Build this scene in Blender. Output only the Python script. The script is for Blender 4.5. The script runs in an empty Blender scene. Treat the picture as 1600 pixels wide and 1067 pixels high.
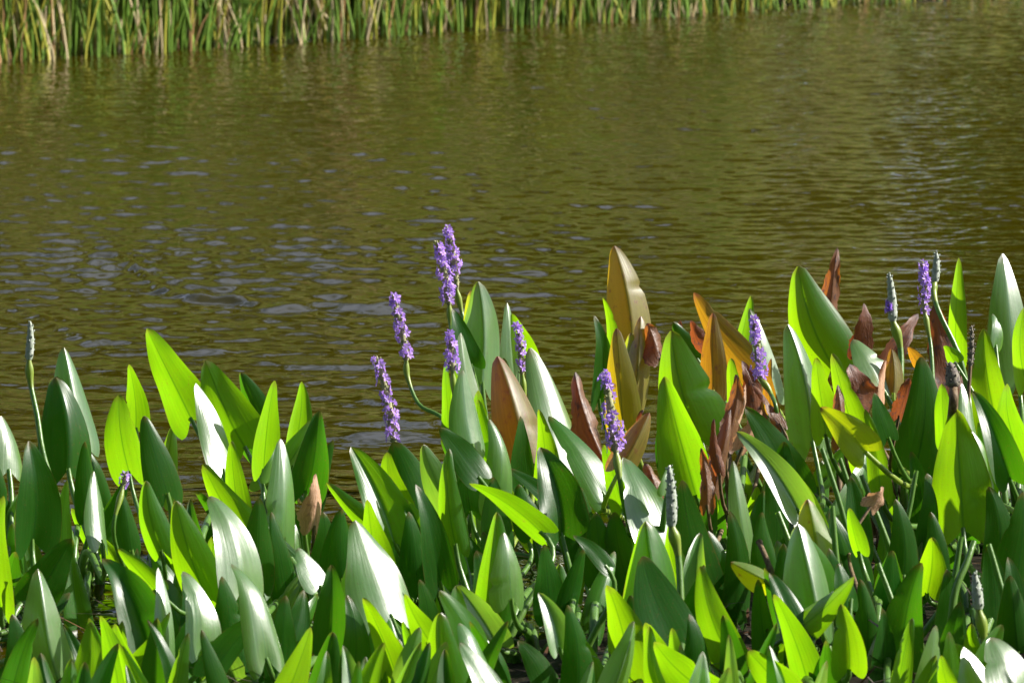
import bpy, math, random
import numpy as np
from mathutils import Vector, Matrix, Quaternion

random.seed(11)
rng = np.random.default_rng(7)
S = bpy.context.scene
COL = S.collection

# ------------------------------------------------------------------ camera, world, sun, exposure
H, DEP, LENS = 2.30, math.radians(9.0), 200.0
F = LENS / 36.0 * 1600.0
cam_d = bpy.data.cameras.new('camera')
cam = bpy.data.objects.new('camera', cam_d); COL.objects.link(cam)
cam.location = (0, 0, H)
cam.rotation_euler = (math.pi / 2 - DEP, 0, 0)
cam_d.lens = LENS; cam_d.sensor_width = 36.0
cam_d.clip_start = 0.1; cam_d.clip_end = 900
cam_d.dof.use_dof = True; cam_d.dof.focus_distance = 12.2; cam_d.dof.aperture_fstop = 12.5
S.camera = cam

SUN = Vector((0.80, 0.13, 0.55)).normalized()
world = bpy.data.worlds.new('World'); S.world = world
world.use_nodes = True
wn = world.node_tree
sky = wn.nodes.new('ShaderNodeTexSky'); sky.sky_type = 'NISHITA'; sky.sun_disc = False
sky.sun_elevation = math.asin(SUN.z); sky.sun_rotation = math.atan2(SUN.x, SUN.y)
sky.dust_density = 3.0; sky.air_density = 1.2; sky.ozone_density = 4.0
bg = wn.nodes['Background']; bg.inputs['Strength'].default_value = 0.052
# cumulus added unseen to brighten water glints, thickening towards the horizon on every side
wl = wn.links; wtc = wn.nodes.new('ShaderNodeTexCoord'); wsep = wn.nodes.new('ShaderNodeSeparateXYZ'); wl.new(wtc.outputs['Generated'], wsep.inputs[0])
def wmath(op, a, b):
    n = wn.nodes.new('ShaderNodeMath'); n.operation = op
    for i, v in enumerate((a, b)):
        if isinstance(v, (int, float)): n.inputs[i].default_value = v
        else: wl.new(v, n.inputs[i])
    return n.outputs[0]
zc = wmath('ADD', wmath('MAXIMUM', wsep.outputs[2], 0.0), 0.22)
wcomb = wn.nodes.new('ShaderNodeCombineXYZ')
wl.new(wmath('DIVIDE', wsep.outputs[0], zc), wcomb.inputs[0]); wl.new(wmath('DIVIDE', wsep.outputs[1], zc), wcomb.inputs[1])
wnoise = wn.nodes.new('ShaderNodeTexNoise'); wnoise.inputs['Scale'].default_value = 1.7; wnoise.inputs['Detail'].default_value = 5.0
wl.new(wcomb.outputs[0], wnoise.inputs[0])
wr = wn.nodes.new('ShaderNodeMapRange'); wr.interpolation_type = 'SMOOTHSTEP'
wl.new(wmath('SUBTRACT', wnoise.outputs[0], wmath('MULTIPLY', wmath('MAXIMUM', wmath('SUBTRACT', wsep.outputs[2], 0.62), 0.0), 1.2)), wr.inputs[0])
wr.inputs[1].default_value = 0.40; wr.inputs[2].default_value = 0.60
wmix = wn.nodes.new('ShaderNodeMix'); wmix.data_type = 'RGBA'
wl.new(wr.outputs[0], wmix.inputs[0]); wl.new(sky.outputs[0], wmix.inputs[6]); wmix.inputs[7].default_value = (8.0, 9.2, 13.0, 1)
wl.new(wmix.outputs[2], bg.inputs[0])
sun_d = bpy.data.lights.new('sun', 'SUN'); sun_d.energy = 5.0; sun_d.angle = math.radians(0.55)
sun_d.color = (1.0, 0.955, 0.87)
sun = bpy.data.objects.new('sun', sun_d); COL.objects.link(sun)
sun.rotation_mode = 'QUATERNION'; sun.rotation_quaternion = SUN.to_track_quat('Z', 'Y')
S.view_settings.view_transform = 'Standard'; S.view_settings.look = 'None'
S.view_settings.exposure = 0.92; S.view_settings.gamma = 1.0
S.view_settings.use_curve_mapping = False
S.cycles.max_bounces = 8; S.cycles.transparent_max_bounces = 8
S.cycles.sample_clamp_indirect = 6

# ------------------------------------------------------------------ helpers
CF = Vector((0, math.cos(DEP), -math.sin(DEP))); CU = Vector((0, math.sin(DEP), math.cos(DEP)))
CAM = Vector((0, 0, H))
def at(px, py, Y):
    """the point at depth Y (metres in front of the lens foot) seen at photo pixel px, py"""
    r = CF + Vector((1, 0, 0)) * ((px - 800) / F) + CU * ((533.5 - py) / F)
    return CAM + r * (Y / r.y)
def on_level(px, py, z=0.0):
    r = CF + Vector((1, 0, 0)) * ((px - 800) / F) + CU * ((533.5 - py) / F)
    return CAM + r * ((z - H) / r.z)

def mesh_obj(name, verts, faces, mat, parent=None, uvs=None, smooth=True, mats=None, fmat=None):
    me = bpy.data.meshes.new(name)
    me.from_pydata([tuple(v) for v in verts], [], faces)
    for m in (mats or [mat]): me.materials.append(m)
    if fmat: me.polygons.foreach_set('material_index', fmat)
    if uvs is not None:
        uv = me.uv_layers.new(name='uv')
        li = np.empty(len(me.loops), dtype=np.int32); me.loops.foreach_get('vertex_index', li)
        uv.data.foreach_set('uv', np.asarray(uvs, dtype=np.float32)[li].ravel())
    if smooth: me.polygons.foreach_set('use_smooth', [True] * len(me.polygons))
    me.update()
    o = bpy.data.objects.new(name, me); COL.objects.link(o)
    if parent is not None: attach(o, parent)
    return o
def attach(o, parent):
    o.parent = parent
    o.matrix_parent_inverse = parent.matrix_world.inverted() if parent.type != 'EMPTY' else Matrix.Translation(-parent.location)
def tag(o, label=None, cat=None, group=None, kind=None):
    if label: o['label'] = label
    if cat: o['category'] = cat
    if group: o['group'] = group
    if kind: o['kind'] = kind
    return o

def tube(path, radii, sides=8, cap=True, squash=1.0):
    """swept tube: verts, faces, uvs"""
    V, Fc, U = [], [], []
    n = len(path); t_prev = None; x = None
    for i, p in enumerate(path):
        t = (path[min(i + 1, n - 1)] - path[max(i - 1, 0)]).normalized()
        if x is None:
            x = t.orthogonal().normalized()
        else:
            x = (x - t * x.dot(t)).normalized()
        y = t.cross(x)
        for k in range(sides):
            a = 2 * math.pi * k / sides
            V.append(p + x * (math.cos(a) * radii[i]) + y * (math.sin(a) * radii[i] * squash))
            U.append((k / sides, i / (n - 1)))
    for i in range(n - 1):
        for k in range(sides):
            k2 = (k + 1) % sides
            Fc.append((i * sides + k, i * sides + k2, (i + 1) * sides + k2, (i + 1) * sides + k))
    if cap:
        V.append(path[-1] + (path[-1] - path[-2]).normalized() * radii[-1] * 0.6); U.append((0.5, 1))
        c = len(V) - 1
        for k in range(sides):
            Fc.append(((n - 1) * sides + k, (n - 1) * sides + (k + 1) % sides, c))
    return V, Fc, U
def bez(a, b, c, d, n):
    out = []
    for i in range(n):
        t = i / (n - 1); s = 1 - t
        out.append(a * (s**3) + b * (3 * s * s * t) + c * (3 * s * t * t) + d * (t**3))
    return out
def spline(pts, n):
    """Catmull-Rom through pts"""
    P = [pts[0] * 2 - pts[1]] + list(pts) + [pts[-1] * 2 - pts[-2]]
    out = []; m = len(pts) - 1
    for i in range(n):
        t = i / (n - 1) * m; k = min(int(t), m - 1); f = t - k
        p0, p1, p2, p3 = P[k], P[k + 1], P[k + 2], P[k + 3]
        out.append((p1 * 2 + (p2 - p0) * f + (p0 * 2 - p1 * 5 + p2 * 4 - p3) * f**2 + (p1 * 3 - p0 - p2 * 3 + p3) * f**3) * 0.5)
    return out
def joined(parts):
    V, Fc, U = [], [], []
    for v, f, u in parts:
        o = len(V); V += v; U += u; Fc += [tuple(i + o for i in q) for q in f]
    return V, Fc, U

# ------------------------------------------------------------------ materials
def new_mat(name):
    m = bpy.data.materials.new(name); m.use_nodes = True
    nt = m.node_tree; nt.nodes.clear()
    return m, nt, nt.nodes, nt.links
def nd(nt, kind, **kw):
    n = nt.nodes.new('ShaderNode' + kind)
    for k, v in kw.items():
        if k.startswith('i_'):
            key = k[2:]; key = int(key) if key.isdigit() else key.replace('_', ' ')
            n.inputs[key].default_value = v
        else: setattr(n, k, v)
    return n
def math_n(nt, op, a, b=None, clamp=False):
    n = nt.nodes.new('ShaderNodeMath'); n.operation = op; n.use_clamp = clamp
    for i, v in enumerate((a, b)):
        if v is None: continue
        if isinstance(v, (int, float)): n.inputs[i].default_value = v
        else: nt.links.new(v, n.inputs[i])
    return n.outputs[0]
def mix_n(nt, fac, a, b, blend='MIX'):
    n = nt.nodes.new('ShaderNodeMix'); n.data_type = 'RGBA'; n.blend_type = blend
    for i, v in ((0, fac), (6, a), (7, b)):
        if isinstance(v, (int, float)): n.inputs[i].default_value = v
        elif isinstance(v, tuple): n.inputs[i].default_value = (*v, 1) if len(v) == 3 else v
        else: nt.links.new(v, n.inputs[i])
    return n.outputs[2]
def ramp_n(nt, v, p0, p1):
    n = nt.nodes.new('ShaderNodeMapRange'); n.interpolation_type = 'SMOOTHSTEP'
    nt.links.new(v, n.inputs[0]); n.inputs[1].default_value = p0; n.inputs[2].default_value = p1
    return n.outputs[0]

def leaf_mat(name, base, trans, rough=0.36, spec=0.55, blotch=0.0, blotch_col=(0.10, 0.045, 0.012), tip_brown=0.25, vein=0.16, wrinkle=0.0, ior=1.5):
    if wrinkle: vein = 0.42
    m, nt, N, Lk = new_mat(name)
    uv = nd(nt, 'UVMap', uv_map='uv'); oi = nd(nt, 'ObjectInfo')
    sep = nd(nt, 'SeparateXYZ'); Lk.new(uv.outputs[0], sep.inputs[0])
    au = math_n(nt, 'ABSOLUTE', math_n(nt, 'SUBTRACT', sep.outputs[0], 0.5))          # 0 at the midrib, .5 at the margin
    # curved parallel veins: stretched noise in leaf space
    comb = nd(nt, 'CombineXYZ')
    Lk.new(math_n(nt, 'MULTIPLY', sep.outputs[0], 17.0), comb.inputs[0])
    Lk.new(math_n(nt, 'MULTIPLY', sep.outputs[1], 1.6), comb.inputs[1])
    Lk.new(math_n(nt, 'MULTIPLY', oi.outputs['Random'], 37.0), comb.inputs[2])
    vn = nd(nt, 'TexNoise', i_Scale=1.0, i_Detail=2.0); Lk.new(comb.outputs[0], vn.inputs[0])
    comb2 = nd(nt, 'CombineXYZ')
    Lk.new(math_n(nt, 'MULTIPLY', sep.outputs[0], 4.5), comb2.inputs[0])
    Lk.new(math_n(nt, 'MULTIPLY', sep.outputs[1], 7.0), comb2.inputs[1])
    Lk.new(math_n(nt, 'MULTIPLY', oi.outputs['Random'], 91.0), comb2.inputs[2])
    bn = nd(nt, 'TexNoise', i_Scale=1.0, i_Detail=4.0, i_Roughness=0.62); Lk.new(comb2.outputs[0], bn.inputs[0])
    fn = nd(nt, 'TexNoise', i_Scale=9.0, i_Detail=3.0); Lk.new(comb2.outputs[0], fn.inputs[0])
    mid = math_n(nt, 'SUBTRACT', 1.0, ramp_n(nt, au, 0.006, 0.028))
    veinf = ramp_n(nt, vn.outputs[0], 0.25, 0.75)
    def colour(c, dark, midc):
        lo = tuple(x * dark for x in c); hi = tuple(min(1, x * (2 - dark)) for x in c)
        k = mix_n(nt, veinf, lo, hi)
        k = mix_n(nt, math_n(nt, 'MULTIPLY', math_n(nt, 'SUBTRACT', bn.outputs[0], 0.3), 0.9, True), k, tuple((c[0] * 1.5, c[1] * 1.06, c[2])))
        # leaf to leaf: some yellower, some bluer
        k = mix_n(nt, math_n(nt, 'MULTIPLY', oi.outputs['Random'], 0.34), k, (c[0] * 1.8, c[1] * 1.12, c[2] * 0.6))
        return mix_n(nt, math_n(nt, 'MULTIPLY', mid, 0.75), k, midc)
    cb = colour(base, 1 - vein, (base[0] * 1.5, base[1] * 1.3, base[2] * 1.4))
    ct = colour(trans, 1 - vein * 0.55, (trans[0] * 0.42, trans[1] * 0.5, trans[2]))
    # withered blotches, browned tip and margin, pin-prick spots
    edge = math_n(nt, 'MULTIPLY', ramp_n(nt, math_n(nt, 'ADD', au, math_n(nt, 'MULTIPLY', bn.outputs[0], 0.08)), 0.515, 0.56), 0.6)
    tipf = math_n(nt, 'MULTIPLY', ramp_n(nt, math_n(nt, 'ADD', sep.outputs[1], math_n(nt, 'MULTIPLY', bn.outputs[0], 0.14)), 0.955, 1.08), tip_brown * 2)
    blo = ramp_n(nt, math_n(nt, 'ADD', bn.outputs[0], math_n(nt, 'MULTIPLY', oi.outputs['Random'], 0.05)), 0.72 - 0.42 * blotch, 0.84 - 0.30 * blotch)
    spots = math_n(nt, 'MULTIPLY', ramp_n(nt, fn.outputs[0], 0.63, 0.70), 0.55)
    w = math_n(nt, 'MAXIMUM', math_n(nt, 'MAXIMUM', blo, spots), math_n(nt, 'MAXIMUM', edge, tipf), True)
    cb = mix_n(nt, w, cb, blotch_col)
    ct = mix_n(nt, w, ct, tuple(x * 1.6 for x in blotch_col))
    h = math_n(nt, 'ADD', math_n(nt, 'MULTIPLY', vn.outputs[0], 1.0), math_n(nt, 'MULTIPLY', bn.outputs[0], 0.8 + wrinkle * 6))
    bump = nd(nt, 'Bump', i_Strength=0.20 + wrinkle * 0.6, i_Distance=0.0022); Lk.new(h, bump.inputs['Height'])
    p = nd(nt, 'BsdfPrincipled'); Lk.new(cb, p.inputs['Base Color']); Lk.new(bump.outputs[0], p.inputs['Normal'])
    Lk.new(math_n(nt, 'ADD', rough - 0.06, math_n(nt, 'MULTIPLY', bn.outputs[0], 0.14)), p.inputs['Roughness'])
    p.inputs['Specular IOR Level'].default_value = spec; p.inputs['IOR'].default_value = ior
    t = nd(nt, 'BsdfTranslucent'); Lk.new(ct, t.inputs['Color']); Lk.new(bump.outputs[0], t.inputs['Normal'])
    ad = nd(nt, 'AddShader'); Lk.new(p.outputs[0], ad.inputs[0]); Lk.new(t.outputs[0], ad.inputs[1])
    out = nd(nt, 'OutputMaterial'); Lk.new(ad.outputs[0], out.inputs[0])
    return m
def plain_mat(name, c1, c2, scale=30.0, rough=0.5, spec=0.4, trans=None, bump=0.2, stretch=(1, 1, 1), dist=0.003, hue=0.0):
    m, nt, N, Lk = new_mat(name)
    tc = nd(nt, 'TexCoord'); oi = nd(nt, 'ObjectInfo')
    mp = nd(nt, 'Mapping'); mp.inputs['Scale'].default_value = stretch; Lk.new(tc.outputs['Object'], mp.inputs[0])
    ns = nd(nt, 'TexNoise', i_Scale=scale, i_Detail=4.0, i_Roughness=0.6); Lk.new(mp.outputs[0], ns.inputs[0])
    c = mix_n(nt, ramp_n(nt, ns.outputs[0], 0.3, 0.7), c1, c2)
    if hue: c = mix_n(nt, math_n(nt, 'MULTIPLY', oi.outputs['Random'], hue), c, c2)
    b = nd(nt, 'Bump', i_Strength=bump, i_Distance=dist); Lk.new(ns.outputs[0], b.inputs['Height'])
    p = nd(nt, 'BsdfPrincipled', i_Roughness=rough); Lk.new(c, p.inputs['Base Color']); Lk.new(b.outputs[0], p.inputs['Normal'])
    p.inputs['Specular IOR Level'].default_value = spec
    sh = p.outputs[0]
    if trans:
        t = nd(nt, 'BsdfTranslucent'); t.inputs[0].default_value = (*trans, 1)
        ad = nd(nt, 'AddShader'); Lk.new(sh, ad.inputs[0]); Lk.new(t.outputs[0], ad.inputs[1]); sh = ad.outputs[0]
    out = nd(nt, 'OutputMaterial'); Lk.new(sh, out.inputs[0])
    return m

M = {
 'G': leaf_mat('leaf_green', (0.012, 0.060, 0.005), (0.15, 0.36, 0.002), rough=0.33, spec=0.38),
 'D': leaf_mat('leaf_green_shaded', (0.007, 0.040, 0.004), (0.035, 0.15, 0.002), rough=0.33, spec=0.25),  # green leaf with shade put into both colours, for shadowed blades
 'P': leaf_mat('leaf_pale_green', (0.040, 0.105, 0.026), (0.13, 0.29, 0.015), rough=0.32, spec=0.9, ior=1.6),
 'Y': leaf_mat('leaf_yellowing', (0.045, 0.095, 0.008), (0.27, 0.38, 0.003), blotch=0.20, blotch_col=(0.11, 0.055, 0.010), tip_brown=0.5),
 'O': leaf_mat('leaf_ochre', (0.075, 0.070, 0.010), (0.27, 0.145, 0.006), blotch=0.40, blotch_col=(0.12, 0.045, 0.014), tip_brown=0.6, rough=0.48, wrinkle=0.1),
 'A': leaf_mat('leaf_amber', (0.075, 0.080, 0.011), (0.34, 0.275, 0.004), blotch=0.27, blotch_col=(0.11, 0.05, 0.012), tip_brown=0.5, rough=0.42),
 'B': leaf_mat('leaf_withered_brown', (0.085, 0.042, 0.020), (0.20, 0.075, 0.010), blotch=0.42, blotch_col=(0.04, 0.018, 0.014), tip_brown=0.6, rough=0.46, spec=0.45, wrinkle=0.35),
 'R': leaf_mat('leaf_withered_rust', (0.085, 0.034, 0.017), (0.15, 0.042, 0.009), blotch=0.45, blotch_col=(0.045, 0.018, 0.014), tip_brown=0.6, rough=0.5, spec=0.45, wrinkle=0.35),
 'T': leaf_mat('leaf_withered_tan', (0.32, 0.22, 0.15), (0.22, 0.13, 0.06), blotch=0.30, blotch_col=(0.16, 0.08, 0.045), tip_brown=0.4, rough=0.6, spec=0.3, wrinkle=0.3),
}
M_STALK = plain_mat('stalk_green', (0.045, 0.12, 0.018), (0.10, 0.19, 0.03), 26, 0.36, 0.55, (0.05, 0.11, 0.006), 0.25, (6, 6, 0.5), hue=0.5)
M_STALK_Y = plain_mat('stalk_yellow_green', (0.16, 0.23, 0.02), (0.22, 0.27, 0.05), 30, 0.4, 0.5, (0.12, 0.18, 0.01), 0.2, (5, 5, 0.6))
M_STALK_B = plain_mat('stalk_dry', (0.22, 0.15, 0.08), (0.10, 0.06, 0.03), 40, 0.65, 0.3, None, 0.5, (5, 5, 1))
M_BUD = plain_mat('bud_grey_green', (0.26, 0.31, 0.22), (0.46, 0.48, 0.44), 160, 0.6, 0.3, None, 0.4)
M_CORE = plain_mat('spike_core', (0.17, 0.19, 0.08), (0.42, 0.40, 0.22), 130, 0.6, 0.3, (0.06, 0.06, 0.03), 0.4)
M_SEED = plain_mat('seed_head', (0.08, 0.06, 0.06), (0.28, 0.25, 0.19), 170, 0.7, 0.3, None, 0.5)
M_PET = plain_mat('petal_purple', (0.27, 0.14, 0.50), (0.50, 0.35, 0.70), 90, 0.5, 0.3, (0.20, 0.11, 0.36), 0.1, hue=0.4)
M_EYE = plain_mat('petal_yellow_eye', (0.7, 0.6, 0.12), (0.75, 0.7, 0.3), 90, 0.5, 0.3, None, 0.0)

# ------------------------------------------------------------------ the setting: ground, water
def far_edge(x):  return np.clip(21.50 + (x + 1.9) * 0.66, 13.5, 60.0)
def near_edge(x): return 10.75 + 1.35 / (1 + np.exp(-(x - 0.22) * 9.0)) + 0.10 * np.sin(x * 5.1) - 0.02 * np.abs(np.clip(x, -60, 60))
def graded(segs):
    out = []
    for a, b, st in segs: out += list(np.arange(a, b, st))
    out.append(segs[-1][1]); return np.array(out)
def vnoise(x, y, seed, scale):
    r = np.random.default_rng(seed); z = 0
    for _ in range(9):
        a = r.uniform(0, 2 * np.pi); k = scale * r.uniform(0.6, 1.8)
        z = z + np.sin((np.cos(a) * x + np.sin(a) * y) * k + r.uniform(0, 6.28))
    return z / 4.5
def grid_obj(name, xs, ys, Z, mat):
    X, Y = np.meshgrid(xs, ys); nx, ny = len(xs), len(ys)
    me = bpy.data.meshes.new(name)
    co = np.stack([X, Y, Z], -1).reshape(-1, 3).astype(np.float32)
    me.vertices.add(nx * ny); me.vertices.foreach_set('co', co.ravel())
    i = (np.arange(ny - 1)[:, None] * nx + np.arange(nx - 1)[None]).ravel()
    q = np.stack([i, i + 1, i + nx + 1, i + nx], -1).astype(np.int32)
    me.loops.add(q.size); me.loops.foreach_set('vertex_index', q.ravel())
    me.polygons.add(len(q)); me.polygons.foreach_set('loop_start', np.arange(len(q), dtype=np.int32) * 4)
    me.polygons.foreach_set('loop_total', np.full(len(q), 4, dtype=np.int32))
    me.polygons.foreach_set('use_smooth', np.ones(len(q), dtype=bool))
    me.materials.append(mat); me.update(calc_edges=True); me.validate()
    o = bpy.data.objects.new(name, me); COL.objects.link(o); return o

def ground_height(X, Y):
    ne, fe = near_edge(X), far_edge(X)
    near = (ne - Y) * 0.03; near = np.minimum(near, 0.035 + (ne - Y) * 0.004)
    far = (Y - fe) * 0.035
    z = np.maximum(np.maximum(near, far), -0.45)
    return z + 0.010 * vnoise(X, Y, 3, 9.0) + 0.012 * vnoise(X, Y, 4, 1.6)
gm, nt, N, Lk = new_mat('wet_mud_and_thatch')
tc = nd(nt, 'TexCoord')
n1 = nd(nt, 'TexNoise', i_Scale=7.0, i_Detail=6.0, i_Roughness=0.65); Lk.new(tc.outputs['Object'], n1.inputs[0])
n2 = nd(nt, 'TexNoise', i_Scale=70.0, i_Detail=4.0); Lk.new(tc.outputs['Object'], n2.inputs[0])
c = mix_n(nt, ramp_n(nt, n1.outputs[0], 0.35, 0.65), (0.007, 0.005, 0.003), (0.022, 0.015, 0.008))
c = mix_n(nt, math_n(nt, 'MULTIPLY', n2.outputs[0], 0.5), c, (0.02, 0.02, 0.008))
b = nd(nt, 'Bump', i_Strength=0.6, i_Distance=0.01); Lk.new(n2.outputs[0], b.inputs['Height'])
p = nd(nt, 'BsdfPrincipled'); Lk.new(c, p.inputs['Base Color']); Lk.new(b.outputs[0], p.inputs['Normal'])
Lk.new(math_n(nt, 'ADD', 0.45, math_n(nt, 'MULTIPLY', n1.outputs[0], 0.5)), p.inputs['Roughness']); p.inputs['Specular IOR Level'].default_value = 0.15
out = nd(nt, 'OutputMaterial'); Lk.new(p.outputs[0], out.inputs[0])
gx = graded([(-400, -40, 40), (-40, -6, 2), (-6, 6, 0.12), (6, 40, 2), (40, 400.1, 40)])
gy = graded([(-60, 6, 2), (6, 14, 0.08), (14, 20, 0.5), (20, 27, 0.15), (27, 60, 2), (60, 600, 45)])
GX, GY = np.meshgrid(gx, gy)
tag(grid_obj('ground', gx, gy, ground_height(GX, GY), gm), 'dark wet mud bank under the leaves and along the far shore', kind='structure')

# water: rippled surface, wave trains summed in metres
wx = graded([(-60, -10, 5), (-10, -3.2, 0.3), (-3.2, 3.2, 0.018), (3.2, 10, 0.3), (10, 60.1, 5)])
wy = graded([(9.0, 10.4, 0.1), (10.4, 24.6, 0.0145), (24.6, 40, 0.4), (40, 64, 4)])
WX, WY = np.meshgrid(wx, wy)
Z = np.zeros_like(WX)
gust = 0.80 + 0.22 * np.exp(-((WX + 0.75) / 0.75) ** 2 - ((WY - 15.8) / 2.2) ** 2) + 0.36 * vnoise(WX, WY, 21, 1.3) + 0.25 * vnoise(WX, WY, 22, 3.2)
calm = np.clip((WY - 12.6) / 3.2, 0, 1)
for i in range(46):
    lam = 0.045 * (3.2 ** rng.uniform(0, 1)); k = 2 * np.pi / lam
    ang = rng.normal(0.22, 0.85)
    ph = rng.uniform(0, 6.28)
    sl = 0.031
    Z += (sl / k) * np.sin(k * (np.sin(ang) * WX + np.cos(ang) * WY) + ph) * np.clip(gust, 0.2, 2) * (0.25 + 0.75 * calm)
for i in range(14):                                    # longer crested wavelets close to the plants
    lam = rng.uniform(0.09, 0.3); k = 2 * np.pi / lam; ang = rng.normal(0.04, 0.22); ph = rng.uniform(0, 6.28)
    Z += (0.026 / k) * np.sin(k * (np.sin(ang) * WX + np.cos(ang) * WY) + ph) * (1 - 0.65 * calm)
def ridge(pix, hgt, wid):
    global Z
    P = [on_level(*q) for q in pix]
    xs_ = np.array([p.x for p in P]); ys_ = np.array([p.y for p in P])
    yc = np.interp(WX, xs_, ys_) + 0.02 * np.sin(WX * 23) + 0.03 * vnoise(WX, WX * 0, 5, 7)
    ext = np.clip((WX - xs_[0]) / 0.12, 0, 1) * np.clip((xs_[-1] - WX) / 0.12, 0, 1)
    Z = Z + hgt * ext * np.exp(-((WY - yc) / wid) ** 2)
ridge([(150, 372), (190, 400), (250, 450), (310, 466), (420, 480), (560, 482), (690, 480)], 0.0130, 0.05)
ridge([(150, 350), (190, 378), (250, 428), (310, 446), (420, 462), (560, 466), (690, 464)], 0.006, 0.04)
ridge([(-40, 470), (40, 490), (150, 530), (300, 545)], 0.007, 0.05)
ridge([(540, 612), (620, 640), (700, 655)], 0.010, 0.05)
ridge([(480, 668), (560, 680), (720, 690)], 0.010, 0.05)
inside = np.clip((3.2 - np.abs(WX)) / 0.5, 0, 1) * np.clip((WY - 10.3) / 0.4, 0, 1) * np.clip((24.6 - WY) / 0.6, 0, 1)
Z *= inside
wm, nt, N, Lk = new_mat('brown_pond_water')
tc = nd(nt, 'TexCoord')
mp = nd(nt, 'Mapping'); mp.inputs['Scale'].default_value = (0.8, 1.0, 1.0); mp.inputs['Rotation'].default_value = (0, 0, 0.15); Lk.new(tc.outputs['Object'], mp.inputs[0])
n1 = nd(nt, 'TexNoise', i_Scale=19.0, i_Detail=1.0, i_Roughness=0.4, i_Distortion=0.3); Lk.new(mp.outputs[0], n1.inputs[0])
n2 = nd(nt, 'TexNoise', i_Scale=55.0, i_Detail=2.0); Lk.new(mp.outputs[0], n2.inputs[0])
n3 = nd(nt, 'TexNoise', i_Scale=0.9, i_Detail=2.0); Lk.new(tc.outputs['Object'], n3.inputs[0])
hh = math_n(nt, 'ADD', n1.outputs[0], math_n(nt, 'MULTIPLY', n2.outputs[0], 0.03))
b = nd(nt, 'Bump', i_Strength=0.22, i_Distance=0.016); Lk.new(hh, b.inputs['Height'])
c = mix_n(nt, n3.outputs[0], (0.027, 0.0235, 0.0005), (0.038, 0.031, 0.0005))
p = nd(nt, 'BsdfPrincipled', i_Roughness=0.04, i_IOR=1.42); Lk.new(c, p.inputs['Base Color']); Lk.new(b.outputs[0], p.inputs['Normal'])
out = nd(nt, 'OutputMaterial'); Lk.new(p.outputs[0], out.inputs[0])
tag(grid_obj('water', wx, wy, Z, wm), 'rippled olive brown pond water with pale sky glints', kind='structure')

# ------------------------------------------------------------------ the far shore: trees, reeds
M_CROWN = [plain_mat('crown_olive', (0.05, 0.048, 0.004), (0.09, 0.082, 0.007), 1.5, 0.7, 0.08, (0.06, 0.07, 0.003), 0.0),
           plain_mat('crown_green', (0.04, 0.042, 0.004), (0.07, 0.07, 0.007), 1.5, 0.7, 0.08, (0.05, 0.06, 0.003), 0.0)]
M_BARK = plain_mat('bark', (0.09, 0.065, 0.045), (0.16, 0.12, 0.085), 9, 0.85, 0.2, None, 0.6, (1, 1, 0.25))
def tree_meshes(seed, height):
    r = np.random.default_rng(seed); parts = []; tips = []
    trunk = [Vector((0.1 * math.sin(i * 1.3), 0.1 * math.cos(i * 1.7), height * 0.62 * i / 6)) for i in range(7)]
    parts.append(tube(trunk, [0.2 - 0.022 * i for i in range(7)], 8))
    for j in range(11):
        t = trunk[min(6, 1 + j // 2)]; a = j * 2.4; ln = height * r.uniform(0.2, 0.36)
        e = t + Vector((math.cos(a) * ln, math.sin(a) * ln, ln * r.uniform(0.3, 0.9)))
        parts.append(tube(bez(t, t.lerp(e, 0.4), t.lerp(e, 0.7) + Vector((0, 0, 0.15)), e, 5), [0.07, 0.06, 0.045, 0.03, 0.015], 6))
        tips += [e, t.lerp(e, 0.6)]
    tips.append(trunk[-1] + Vector((0, 0, height * 0.2)))
    V, Fc = [], []
    for c in tips:
        rad = height * r.uniform(0.10, 0.17)
        for q in range(120):
            d = Vector(r.normal(0, 1, 3)).normalized() * rad * r.uniform(0.3, 1.05) ** 0.6
            pos = c + Vector((d.x, d.y, d.z * 0.75)); sz = r.uniform(0.07, 0.17)
            ax = Vector(r.normal(0, 1, 3)).normalized(); bx = ax.orthogonal().normalized()
            k = len(V); V += [pos - ax * sz, pos + bx * sz * .45, pos + ax * sz, pos - bx * sz * .45]; Fc.append((k, k + 1, k + 2, k + 3))
    return joined(parts), (V, Fc)
tree_spots = [(-13, 24.5, 7.5), (-9.5, 26.5, 6.2), (-6.2, 25.5, 5.0), (-3.4, 27.5, 5.8), (-0.8, 29.5, 6.6), (2.0, 29.0, 7.0), (4.8, 31.0, 7.2), (7.6, 33.0, 8.0), (11, 35.5, 8.0),
              (-11, 30, 8.0), (-4.8, 32, 8.2), (0.6, 34, 8.8), (6.2, 37, 9.5), (14, 40, 9.5),
              (-8, 30.5, 8.6), (-2.0, 33, 8.8), (3.3, 35, 9.2), (9.2, 38, 9.5), (-1.9, 25.6, 3.6), (1.0, 27.0, 3.8), (-4.6, 24.2, 3.4), (3.6, 28.4, 4.0), (-7.6, 23.4, 3.6), (6.3, 30.0, 4.2)]
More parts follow.
